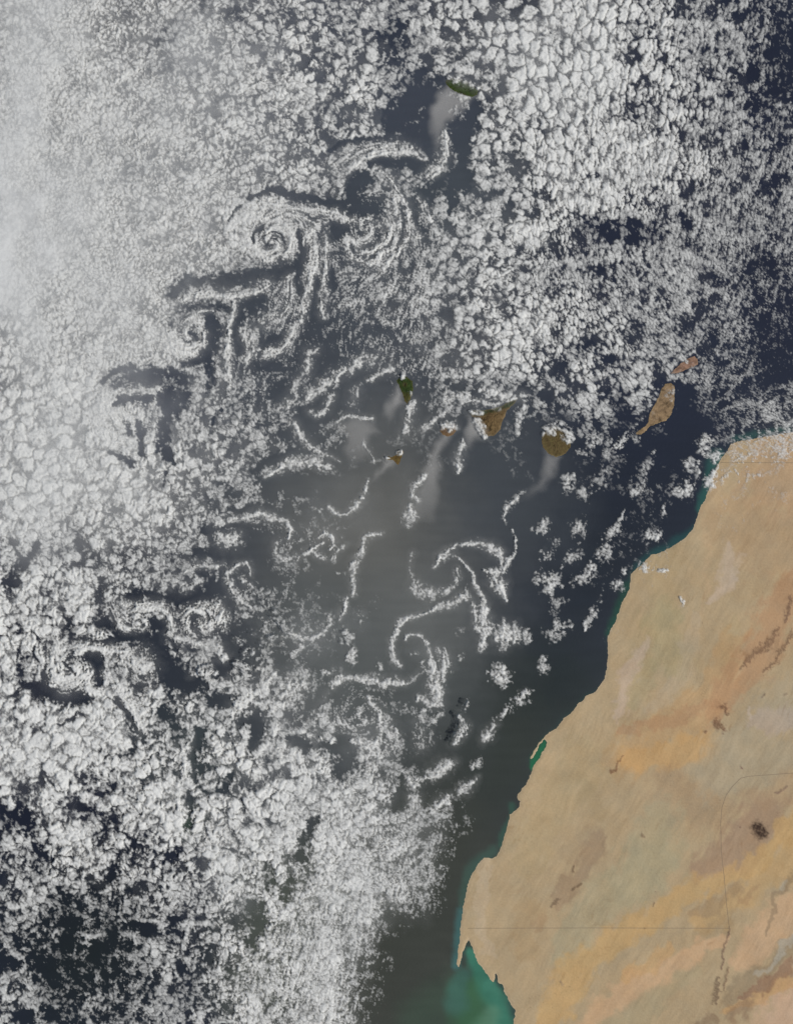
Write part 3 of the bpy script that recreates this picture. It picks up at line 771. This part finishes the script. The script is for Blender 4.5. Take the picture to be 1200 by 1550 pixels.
# ================= mesh and material helpers =================
def W(x, y): return (x - 600) / 10., (775 - y) / 10.
def new_mat(name):
    m = bpy.data.materials.new(name); m.use_nodes = True; t = m.node_tree; t.nodes.clear()
    return m, t, t.nodes.new, t.links.new
def tag(o, label=None, cat=None, group=None, kind=None):
    if label: o['label'] = label
    if cat: o['category'] = cat
    if group: o['group'] = group
    if kind: o['kind'] = kind
    return o
def thing(name, x, y, z=0):
    o = bpy.data.objects.new(name, None); sc.collection.objects.link(o); a, b = W(x, y); o.location = (a, b, z); o.empty_display_size = .5; return o
def grid_object(name, gx, gy, z, mask, mat, attrs=None, cols=None, parent=None, keep=True):
    """one mesh from the cells of a height grid picked by mask (cells = vertex grid minus one)"""
    ny, nx = z.shape; j, i = np.nonzero(mask)
    if len(j) == 0: return None
    a = j * nx + i; quads = np.stack([a, a + nx, a + nx + 1, a + 1], 1)
    used, inv = np.unique(quads.ravel(), return_inverse=True)
    me = bpy.data.meshes.new(name); n = len(used); q = len(quads)
    co = np.empty((n, 3), f4); co[:, 0] = (gx.ravel()[used] - 600) / 10; co[:, 1] = (775 - gy.ravel()[used]) / 10; co[:, 2] = z.ravel()[used]
    if parent is not None: org = np.array(parent.location, f4)
    elif keep: org = np.array([co[:, 0].mean(), co[:, 1].mean(), 0], f4)
    else: org = np.zeros(3, f4)
    co -= org
    me.vertices.add(n); me.vertices.foreach_set('co', co.ravel())
    me.loops.add(q * 4); me.loops.foreach_set('vertex_index', inv.astype(np.int32).ravel())
    me.polygons.add(q); me.polygons.foreach_set('loop_start', np.arange(0, q * 4, 4, dtype=np.int32)); me.polygons.foreach_set('loop_total', np.full(q, 4, np.int32))
    me.polygons.foreach_set('use_smooth', np.ones(q, bool))
    for k, v in (attrs or {}).items():
        at = me.attributes.new(k, 'FLOAT', 'POINT'); at.data.foreach_set('value', v.ravel()[used].astype(f4))
    if cols is not None:
        at = me.attributes.new('tint', 'FLOAT_COLOR', 'POINT'); c = np.ones((n, 4), f4); c[:, :3] = cols.reshape(-1, 3)[used]; at.data.foreach_set('color', c.ravel())
    me.update(); me.validate(); me.materials.append(mat)
    o = bpy.data.objects.new(name, me); sc.collection.objects.link(o)
    if parent is not None: o.parent = parent
    else: o.location = org
    return o
def attr(t, name, out='Fac'):
    a = t.nodes.new('ShaderNodeAttribute'); a.attribute_name = name; return a.outputs[out]
def math_node(t, op, a, b=None):
    n = t.nodes.new('ShaderNodeMath'); n.operation = op
    for k, v in enumerate((a, b)):
        if v is None: continue
        if isinstance(v, (int, float)): n.inputs[k].default_value = v
        else: t.links.new(v, n.inputs[k])
    return n.outputs[0]
def noise(t, scale, detail=4, rough=.6):
    c = t.nodes.new('ShaderNodeTexCoord'); n = t.nodes.new('ShaderNodeTexNoise'); t.links.new(c.outputs['Object'], n.inputs['Vector'])
    n.inputs['Scale'].default_value = scale; n.inputs['Detail'].default_value = detail; n.inputs['Roughness'].default_value = rough; return n.outputs['Fac']
# ---- cloud: white droplets, how opaque follows how thick the cloud is ----
def cloud_material(name, col, k, power):
    m, t, N, L = new_mat(name)
    dn = attr(t, 'thickness')
    p = math_node(t, 'POWER', dn, power)
    grain = math_node(t, 'MULTIPLY_ADD', noise(t, 9, 3, .7), 1.0); grain.node.inputs[2].default_value = .5
    p = math_node(t, 'MULTIPLY', p, grain)
    al = math_node(t, 'SUBTRACT', 1.0, math_node(t, 'EXPONENT', math_node(t, 'MULTIPLY', p, -k)))
    d = N('ShaderNodeBsdfDiffuse'); d.inputs['Color'].default_value = (*col, 1)
    tr = N('ShaderNodeBsdfTransparent'); mx = N('ShaderNodeMixShader'); o = N('ShaderNodeOutputMaterial')
    L(al, mx.inputs[0]); L(tr.outputs[0], mx.inputs[1]); L(d.outputs[0], mx.inputs[2]); L(mx.outputs[0], o.inputs['Surface'])
    return m
CLOUD = cloud_material('cloud_white', (.68, .68, .655), .50, .92)
VEIL = cloud_material('thin_ice_cloud', (.78, .79, .78), 1.0, 1.0)
HAZE = cloud_material('sea_haze', (.64, .625, .595), 1.0, 1.0)
def surface_material(name, rough, bump, nscale, var, spec=.3):
    m, t, N, L = new_mat(name)
    b = N('ShaderNodeBsdfPrincipled'); o = N('ShaderNodeOutputMaterial'); L(b.outputs[0], o.inputs['Surface'])
    n1 = noise(t, nscale, 6, .65)
    mul = N('ShaderNodeVectorMath'); mul.operation = 'SCALE'; L(attr(t, 'tint', 'Color'), mul.inputs[0])
    f = math_node(t, 'MULTIPLY_ADD', n1, var); f.node.inputs[2].default_value = 1 - var * .5; L(f, mul.inputs['Scale'])
    L(mul.outputs[0], b.inputs['Base Color']); b.inputs['Roughness'].default_value = rough; b.inputs['Specular IOR Level'].default_value = spec
    bp = N('ShaderNodeBump'); bp.inputs['Strength'].default_value = bump; bp.inputs['Distance'].default_value = .1; L(n1, bp.inputs['Height']); L(bp.outputs[0], b.inputs['Normal'])
    return m
SAND = surface_material('desert_sand', .95, .25, 3.0, .10, .1)
ROCK = surface_material('dark_rock', .9, .5, 6.0, .35, .15)
SOIL = surface_material('island_soil', .95, .5, 6.0, .35, .1)
SEA = surface_material('sea_water', .45, .15, 2.0, .06, .12)
# ================= sea =================
Xs = np.arange(-160, 1361, 4.); Ys = np.arange(-160, 1711, 4.)
gx, gy, col = paint(Xs, Ys, (34, 41, 54), SEACOL, 1.4, 30)
coast = pts(COAST)
sdc = signed(gx, gy, coast)
near = np.exp(np.clip(sdc, -60, 0) / 3.) * (.2 + .5 * fbm(gx, gy, 60, 2, 91)) * ss(640, 700, gy)
col = col * (1 - near[..., None] * .8) + lin((40, 80, 70)) * near[..., None] * .8
for ln in SHALLOW.strip().splitlines():
    f = ln.split('|'); r = polyline(Xs, Ys, pts(f[0]), 60, 7 * fbm(gx, gy, 30, 3, 93), 7 * fbm(gx, gy, 30, 3, 94))
    if r is None: continue
    sl, lx, ly, d = r[:4]; k = float(f[2]) * (1 - ss(.4, 1.0 + float(f[3]), d)); col[sl] = col[sl] * (1 - k[..., None]) + lin([float(q) for q in f[1].split(',')]) * k[..., None]
col *= (1 + .10 * fbm(gx, gy, 90, 3, 95) + .30 * fbm(gx, gy, 34, 4, 97) * ss(-70, -10, sdc) * ss(1350, 1450, gy) + .07 * pnoise(gx / 60 + gy / 200, gy / 9, 96))[..., None] * np.array([1.22, 1.17, 1.12], f4)
inner = np.ones((gx.shape[0] - 1, gx.shape[1] - 1), bool)
zs = np.zeros(gx.shape, f4)
# carry the outermost rows far out so the sea reaches the horizon
fx = gx.copy(); fy = gy.copy(); fx[:, 0] = -60000; fx[:, -1] = 60000; fy[0] = -60000; fy[-1] = 60000
tag(grid_object('sea', fx, fy, zs, inner, SEA, cols=col, keep=False), kind='structure')
# ================= desert mainland =================
Xl = np.arange(684, 1380, 1.5); Yl = np.arange(580, 1720, 1.5)
gx, gy = np.meshgrid(Xl.astype(f4), Yl.astype(f4))
u = (gx * .50 - gy * .87); v = (gx * .87 + gy * .50)             # the grain of the desert runs from north-north-east to south-south-west
wv = v + 12 * fbm(gx, gy, 80, 3, 101)
grain = .5 * pnoise(wv / 9, u / 60, 102) + .35 * pnoise(wv / 4, u / 28, 103) + .25 * pnoise(wv / 20, u / 90, 104)
grain = grain + .25 * fbm(gx, gy, 12, 3, 105)
fr_ = fbm(gx, gy, 26, 5, 118, .62)
gx, gy, col = paint(Xl, Yl, (167, 147, 116), LANDCOL, .34, 22, .55 * grain + .75 * fr_, .66)
tone = fbm(gx + 9 * grain, gy, 60, 6, 119, .62)[..., None]; hue = fbm(gx, gy + 8 * grain, 36, 6, 127, .65)[..., None]
col = col * (1 + .13 * grain[..., None] + .20 * tone + np.array([.07, 0, -.08], f4) * hue + .10 * pnoise(gx / 2.4, gy / 2.4, 136)[..., None] + (.11 * pnoise(wv / 2.2, u / 18, 139) * ss(-.2, .4, fbm(gx, gy, 80, 2, 140)))[..., None])
# dry channels: thin winding darker lines where a warped noise crosses zero
q1 = pnoise((gx + 10 * fr_) / 34, (gy + 10 * grain) / 34, 128) + .35 * pnoise(gx / 11, gy / 11, 129); where = ss(.0, .4, fbm(gx, gy, 110, 2, 130))
col = col * (1 - (.10 * (1 - ss(.0, .05, np.abs(q1))) * where)[..., None] * np.array([.8, 1, 1.1], f4))
spk = ss(.45, .75, pnoise(gx / 3.2, gy / 3.2, 133)) * ss(.1, .45, fbm(gx, gy, 70, 3, 134)); col = col * (1 - .22 * spk[..., None])
rg = pnoise(wv / 5, u / 14, 107) ; dark = ss(.15, .6, fbm(gx, gy, 70, 2, 108)) * ss(.2, .55, rg) * .22
col = col * (1 - dark[..., None] * np.array([.6, .8, 1.], f4))
rock = np.full(gx.shape, -1, int); rough = np.zeros(gx.shape, f4); RK = [l.split('|') for l in ROCKS.strip().splitlines()]
rn = fbm(gx, gy, 5, 3, 110, .7) ; WX = 5 * pnoise(gx / 8, gy / 8, 111) + 2 * pnoise(gx / 3, gy / 3, 113); WY = 5 * pnoise(gx / 8, gy / 8, 112) + 2 * pnoise(gx / 3, gy / 3, 114)
for k, f in enumerate(RK):
    P = pts(f[0]); sc_ = min(1, max(p[2] for p in P) / 6) * (.35 if k == 0 else 1); r = polyline(Xl, Yl, P, 16, WX * sc_, WY * sc_)
    sl, lx, ly, d = r[:4]; dd = d + (.9 * rn[sl] + (.75 * np.abs(pnoise((lx * .87 + ly * .5) / 3.2, (lx * .5 - ly * .87) / 8, 135)) * (k in (1, 2, 3, 8, 9)))) * (1.2 - float(f[2]) * .6)
    a = float(f[2]) ** .5 * (1 - ss(.35, 1.2, dd)) * np.clip(.95 + .6 * pnoise(lx / 3, ly / 3, 138), 0, 1); col[sl] = col[sl] * (1 - a[..., None]) + lin([float(q) for q in f[1].split(',')]) * a[..., None] * (1 + .5 * rn[sl])[..., None]
    rough[sl] = np.maximum(rough[sl], 1 - ss(.3, 1.3, dd))
    if f[3]: rock[sl] = np.where(dd < 1.1, k, rock[sl])
sdl = signed(gx, gy, coast) + 1.5 * pnoise(gx / 9, gy / 9, 115) * (gy > 830) + 1.0 * pnoise(gx / 4, gy / 4, 116)
shore = ss(0, 3, sdl); col = col * (1 - .0 * shore[..., None]) + (1 - shore[..., None]) * .04
col *= (1.0 + .06 * np.exp(-np.clip(signed(gx, gy, coast), 0, 200) / 40.))[..., None]
zl = np.where(sdl < 0, sdl * .03, ss(0, 4, sdl) * .035 + .0) + ss(0, 6, sdl) * (.03 * (1 + grain * .5 + fbm(gx, gy, 20, 4, 117)) + .05 * rough * (1 + rn))
LANDZ = (Xl, Yl, zl)
fm = (sdl[:-1, :-1] > -2.5) | (sdl[1:, 1:] > -2.5) | (sdl[1:, :-1] > -2.5) | (sdl[:-1, 1:] > -2.5)
fr = rock[:-1, :-1]
fx = gx.copy(); fy = gy.copy(); fx[:, -1] = 60000; fy[-1] = 60000; fx[-1, 0] = gx[-1, 0]
tag(grid_object('desert_ground', fx, fy, zl, fm & (fr < 0), SAND, cols=col, keep=False), kind='structure')
for k, f in enumerate(RK):
    if f[3]: tag(grid_object(f[4], gx, gy, zl + .001, fm & (fr == k), ROCK, cols=col), f[3], 'rock', 'dark rocks in the desert')
def track(label, P, cat='track'):
    Q = [P[0]]
    for a, b in zip(P[:-1], P[1:]):
        n = max(1, int(math.hypot(b[0] - a[0], b[1] - a[1]) / 3)); Q += [(a[0] + (b[0] - a[0]) * k / n, a[1] + (b[1] - a[1]) * k / n) for k in range(1, n + 1)]
    vs_, fs = [], []
    for k, p in enumerate(Q):
        a = Q[max(0, k - 1)]; b = Q[min(len(Q) - 1, k + 1)]; L_ = math.hypot(b[0] - a[0], b[1] - a[1]); nx_, ny_ = -(b[1] - a[1]) / L_, (b[0] - a[0]) / L_
        for s in (-.32, .32):
            x, y = p[0] + nx_ * s, p[1] + ny_ * s; X_, Y_ = W(x, y)
            i = int((x - Xl[0]) / 1.5); j = int((y - Yl[0]) / 1.5); z = zl[j:j + 2, i:i + 2].max() + .006
            vs_.append((X_, Y_, z))
        if k: fs.append((2 * k - 2, 2 * k - 1, 2 * k + 1, 2 * k))
    me = bpy.data.meshes.new('desert_track'); me.from_pydata(vs_, [], fs); me.materials.append(TRACK)
    o = bpy.data.objects.new('desert_track', me); sc.collection.objects.link(o); return tag(o, kind='structure')
TRACK, t, N, L = new_mat('packed_track'); b = N('ShaderNodeBsdfPrincipled'); o = N('ShaderNodeOutputMaterial'); L(b.outputs[0], o.inputs[0])
cr = N('ShaderNodeMixRGB'); L(noise(t, 5), cr.inputs[0]); cr.inputs[1].default_value = (.17, .13, .085, 1); cr.inputs[2].default_value = (.24, .185, .12, 1); L(cr.outputs[0], b.inputs['Base Color']); b.inputs['Roughness'].default_value = .95
track('', [(708, 1405), (900, 1404.5), (1103, 1405)])
track('', [(1103, 1404), (1099, 1370), (1095, 1325), (1091, 1290), (1090, 1245), (1092, 1222), (1098, 1204), (1108, 1190), (1120, 1178), (1132, 1175), (1200, 1170), (1290, 1164)])
track('', [(1090, 700), (1200, 700.5), (1290, 700)])
def components(m, small):
    lab = np.where(m, np.arange(1, m.size + 1).reshape(m.shape), 0)
    while True:
        n = lab.copy()
        n[1:] = np.where(m[1:] & m[:-1], np.maximum(n[1:], n[:-1]), n[1:]); n[:-1] = np.where(m[1:] & m[:-1], np.maximum(n[1:], n[:-1]), n[:-1])
        n[:, 1:] = np.where(m[:, 1:] & m[:, :-1], np.maximum(n[:, 1:], n[:, :-1]), n[:, 1:]); n[:, :-1] = np.where(m[:, 1:] & m[:, :-1], np.maximum(n[:, 1:], n[:, :-1]), n[:, :-1])
        if (n == lab).all(): break
        lab = n
    ids, cnt = np.unique(lab[m], return_counts=True)
    return [lab == i for i, c in zip(ids, cnt) if c >= small]
# ================= islands =================
ISL = {
 'north': ('green wooded island at the top, half under cloud, with a pale wake', (44, 58, 26), (54, 62, 30), (70, 66, 36), .16),
 'pear': ('pear-shaped green and brown island with a pointed lower end', (44, 58, 28), (62, 62, 34), (84, 74, 42), .30),
 'fork': ('smallest island, forked and rusty brown, below the pear-shaped one', (70, 66, 30), (88, 72, 42), (100, 80, 46), .14),
 'small': ('small round brown island with its upper half under white cloud', (74, 62, 36), (96, 72, 46), (110, 86, 58), .16),
 'tri': ('triangular island, green upper shore and brown slopes, largest of the western islands', (48, 54, 32), (92, 76, 52), (118, 102, 76), .38),
 'round': ('round brown island with a frothy cloud collar, right of the triangular one', (72, 66, 40), (84, 72, 48), (100, 86, 58), .26),
 'long': ('long sandy brown island nearest to the desert coast', (116, 98, 74), (122, 102, 78), (132, 114, 84), .10),
 'thin': ('narrow reddish island just above the long sandy one', (112, 88, 74), (124, 98, 82), (132, 108, 88), .10)}
for poly, key in ISLANDS:
    P = pts(poly); xs = [p[0] for p in P]; ys = [p[1] for p in P]; cx, cy = sum(xs) / len(xs), sum(ys) / len(ys)
    X_ = np.arange(min(xs) - 4, max(xs) + 4, .6); Y_ = np.arange(min(ys) - 4, max(ys) + 4, .6); gx, gy = np.meshgrid(X_.astype(f4), Y_.astype(f4))
    s_ = signed(gx, gy, P) + .8 * pnoise(gx / 4, gy / 4, 121) + .5 * pnoise(gx / 2, gy / 2, 122)
    lab, cg, cb, cl, top = ISL[key]; sm = s_.max()
    ang = np.arctan2(gy - cy, gx - cx); gul = np.abs(pnoise(ang * 3.5 + 20, np.hypot(gx - cx, gy - cy) / 30, 123)) + .5 * np.abs(pnoise(gx / 3, gy / 3, 124))
    t_ = np.clip(s_ / sm, 0, 1); z = np.where(s_ < 0, s_ * .05, .02 + 1.0 * top * (t_ ** 1.1) * (1 - .75 * gul) + .02 * fbm(gx, gy, 3, 2, 125))
    nz = fbm(gx, gy, 7, 3, 126, .6)
    if key == 'tri': north = ss(-2, 5, -(gy - 628) + .25 * (735 - gx) * 0 + (gx - 735) * -.25 + 6 * nz)
    elif key == 'pear': north = ss(-4, 6, (596 - gy) + 9 * nz)
    elif key == 'north': north = ss(-.4, .3, nz + .2)
    elif key in ('fork', 'small', 'round'): north = ss(-.2, .5, nz) * .7
    else: north = ss(-.1, .6, nz) * .4
    G, B, Lc = lin(cg), lin(cb), lin(cl)
    col = B + (G - B) * north[..., None]; edge = .6 * (1 - ss(.5, 3.0, s_ + 1.5 * nz)) * (1 - .5 * north); col = col + (Lc - col) * edge[..., None]
    lava = ss(.15, .45, fbm(gx, gy, 9, 3, 137)) * .45; col = col * ((1 + .9 * nz + .4 * gul) * (1 - lava))[..., None]
    if key == 'tri': pk = np.exp(-((gx - 741) ** 2 + (gy - 633) ** 2) / 30); col = col + (lin((92, 74, 50)) - col) * pk[..., None]; z = z + .22 * np.exp(-((gx - 741) ** 2 + (gy - 633) ** 2) / 40) * (t_ > 0)
    if key == 'pear': dc = np.hypot(gx - 612.5, gy - 582); z = z - .16 * np.exp(-(dc / 3.2) ** 2); col = col + (lin((72, 60, 38)) - col) * (np.exp(-(dc / 3.5) ** 2) * .8)[..., None]
    fm = (s_[:-1, :-1] > -2) ; part = (north[:-1, :-1] > .55)
    root = thing('island', cx, cy); tag(root, lab, 'island', 'islands in the open sea')
    beach = fm & (s_[:-1, :-1] < 1.1)
    rest = fm & ~beach
    for pc in components(rest & part, 40):
        grid_object('forest' if key in ('tri', 'pear', 'north') else 'scrubland', gx, gy, z, pc, SOIL, cols=col, parent=root); rest &= ~pc
    big_ = components(rest, 40)
    for pc in big_: grid_object('highland', gx, gy, z, pc, SOIL, cols=col, parent=root); rest &= ~pc
    grid_object('shore', gx, gy, z, beach | rest, SOIL, cols=col, parent=root)
# ================= clouds =================
ST = 1.3
X = np.arange(-90, 1290, ST); Y = np.arange(-110, 1660, ST)
gx, gy, C, D, h, Z, own, S = cloud_fields(X, Y)
z = .13 + Z + h
D4 = np.maximum(np.maximum(D[:-1, :-1], D[1:, 1:]), np.maximum(D[1:, :-1], D[:-1, 1:])); live = D4 > .012
ow = own[:-1, :-1]; F = parse_feat()
DECKS = [(60, 280, 'pale veiled cloud sheet with fine cracks in the upper left'), (300, 120, 'fine-grained cloud field along the top left of the middle'), (560, 80, 'loose puffy cloud field above and left of the green island'),
 (850, 160, 'bright lumpy cloud sheet right of the green island'), (1110, 150, 'small broken cloud flakes in the upper right corner'), (1080, 430, 'streaky cloud flakes over dark blue water on the right'),
 (650, 460, 'bright cloud field between the whirls and the islands'), (430, 520, 'torn cloud strands under the spirals'), (250, 470, 'finely cracked cloud field left of the spirals'), (60, 700, 'thick smooth cloud sheet on the left edge'), (290, 740, 'dense cloud field left of the bright crescent'),
 (900, 600, 'scattered white puffs between the round and the long island'), (1140, 620, 'ragged cloud field just off the upper desert coast'), (1150, 705, 'thin speckles of cloud over the upper desert'), (70, 900, 'ragged cloud field with dark holes above the big spiral'),
 (120, 1160, 'thick crumpled cloud sheet in the lower left'), (350, 1180, 'clumped cloud field around the dark green gap'), (560, 870, 'tiny cloud specks sprinkled over the middle of the sea'), (850, 860, 'small crumbs of cloud off the straight desert shore'),
 (560, 1230, 'bright cloud field ending in a slanting edge by open water'), (440, 1450, 'fine rippled cloud sheet at the bottom, fading to the right'), (110, 1430, 'sparse bright puffs on dark water in the bottom left corner')]
wx = gx + 40 * fbm(gx, gy, 90, 2, 131); wy = gy + 40 * fbm(gx, gy, 90, 2, 132); best = np.full(gx.shape, 1e9, f4); dk = np.zeros(gx.shape, int)
for k, (a, b, l) in enumerate(DECKS):
    d = (wx - a) ** 2 + (wy - b) ** 2; m = d < best; best = np.where(m, d, best); dk = np.where(m, k, dk)
dk = dk[:-1, :-1]
for k in sorted(set(ow[live].ravel()) - {-1}):
    o = grid_object('cloud', gx, gy, z, live & (ow == k), CLOUD, {'thickness': D})
    lab = F[k][3]; nm = 'cloud'
    for wd, q in (('spiral', 'spiral_cloud'), ('whirl', 'spiral_cloud'), ('curl', 'spiral_cloud'), ('strand', 'cloud_strand'), ('streamer', 'cloud_streamer'), ('arc', 'cloud_arc'), ('arch', 'cloud_arc'), ('puff', 'cloud_puff')):
        if wd in lab: nm = q; break
    o.name = nm; tag(o, lab, 'cloud')
for k, (a, b, l) in enumerate(DECKS):
    o = grid_object('cloud_field', gx, gy, z, live & (ow < 0) & (dk == k), CLOUD, {'thickness': D})
    if o: tag(o, l, 'cloud field', None, 'stuff')
# ================= thin high cloud and pale wakes =================
VEILS = """
-60,-60,130 30,60,90 0,200,70|.24
110,-60,60 60,60,50 50,180,30|.30
20,240,50 40,330,30 0,420,50|.40
30,330,60 20,480,50|.45
120,620,140 60,760,120|.30
300,250,160|.16
350,120,60 310,30,40|.14
250,140,40 300,60,20|.12
850,100,110 760,60,60|.14
620,1260,60 560,1350,70 480,1440,60|.12
340,1330,60|.10
80,1120,120|.10
550,1120,50|.10
560,760,90 440,800,70|.07
640,960,70|.07
480,960,60|.10
120,300,120 160,420,90|.25
"""
Xv = np.arange(-150, 1350, 6.); Yv = np.arange(-150, 1700, 6.); gv, hv = np.meshgrid(Xv.astype(f4), Yv.astype(f4)); V = np.zeros(gv.shape, f4)
WXv = 75 * fbm(gv, hv, 90, 4, 141, .6); WYv = 75 * fbm(gv, hv, 90, 4, 145, .6)
for ln in VEILS.strip().splitlines():
    f = ln.split('|'); P = pts(f[0]); r = polyline(Xv, Yv, P, max(p[2] for p in P) * 2.2 + 30, WXv, WYv)
    if r: V[r[0]] = np.maximum(V[r[0]], 0) + float(f[1]) * np.exp(-(r[3] ** 2) * .9)
V *= (1 + .35 * pnoise(gv / 60, hv / 160, 149) + .3 * fbm(gv, hv, 30, 4, 150, .6)); V = np.clip(V - .04, 0, 2)
mv = (V[:-1, :-1] > .0) | (V[1:, 1:] > 0)
o = grid_object('thin_cloud_veil', gv, hv, 1.25 + .15 * V, mv, VEIL, {'thickness': V}); tag(o, 'milky veil of thin high cloud, strongest in the upper left corner', 'thin cloud', None, 'stuff')
WAKES = [("676,128 664,140 652,155 647,172 648,195 656,225 664,238 671,220 672,200 680,188 702,168 726,143 700,140", .38, 'pale grey streak trailing down from the green northern island'),
 ("603,576 597,590 583,610 577,625 582,634 590,645 598,625 614,610 608,590", .42, 'pale grey fan on the lower left of the pear-shaped island'),
 ("588,692 575,705 560,725 554,735 572,724 601,702 598,694", .40, 'short pale wedge pointing away from the small forked island'),
 ("668,654 650,685 638,715 632,735 612,790 660,790 668,740 668,690 686,656 677,650", .34, 'long pale lane running down from the small round island'),
 ("711,625 703,645 699,665 703,678 712,682 728,664 736,657 722,640", .42, 'pale grey apron at the lower left of the triangular island'),
 ("822,680 820,700 818,722 795,742 778,760 800,755 826,742 840,722 850,690", .26, 'faint pale trail below the round brown island'),
 ("506,646 525,634 544,631 565,638 577,655 560,662 556,700 530,708 518,690 522,660", .26, 'faint pale dome of haze under a beaded arc')]
for P, a, l in WAKES:
    P = pts(P); xs = [p[0] for p in P]; ys = [p[1] for p in P]; X_ = np.arange(min(xs) - 10, max(xs) + 10, 1.5); Y_ = np.arange(min(ys) - 10, max(ys) + 10, 1.5)
    g1, g2 = np.meshgrid(X_.astype(f4), Y_.astype(f4)); s_ = signed(g1 + 4 * pnoise(g1 / 16, g2 / 16, 151), g2 + 4 * pnoise(g1 / 16, g2 / 16, 152), P)
    v = a * ss(-4, 13, s_ + 3 * fbm(g1, g2, 14, 3, 154)) * (1 + .18 * fbm(g1, g2, 30, 3, 153)) * (1 - .75 * ss(min(ys) + .3 * (max(ys) - min(ys)), max(ys), g2))
    o = grid_object('pale_wake', g1, g2, np.full(g1.shape, .012, f4) + .01 * v, (v[:-1, :-1] > .002) | (v[1:, 1:] > .002), HAZE, {'thickness': v}); tag(o, l, 'pale wake', 'pale wakes behind the islands')
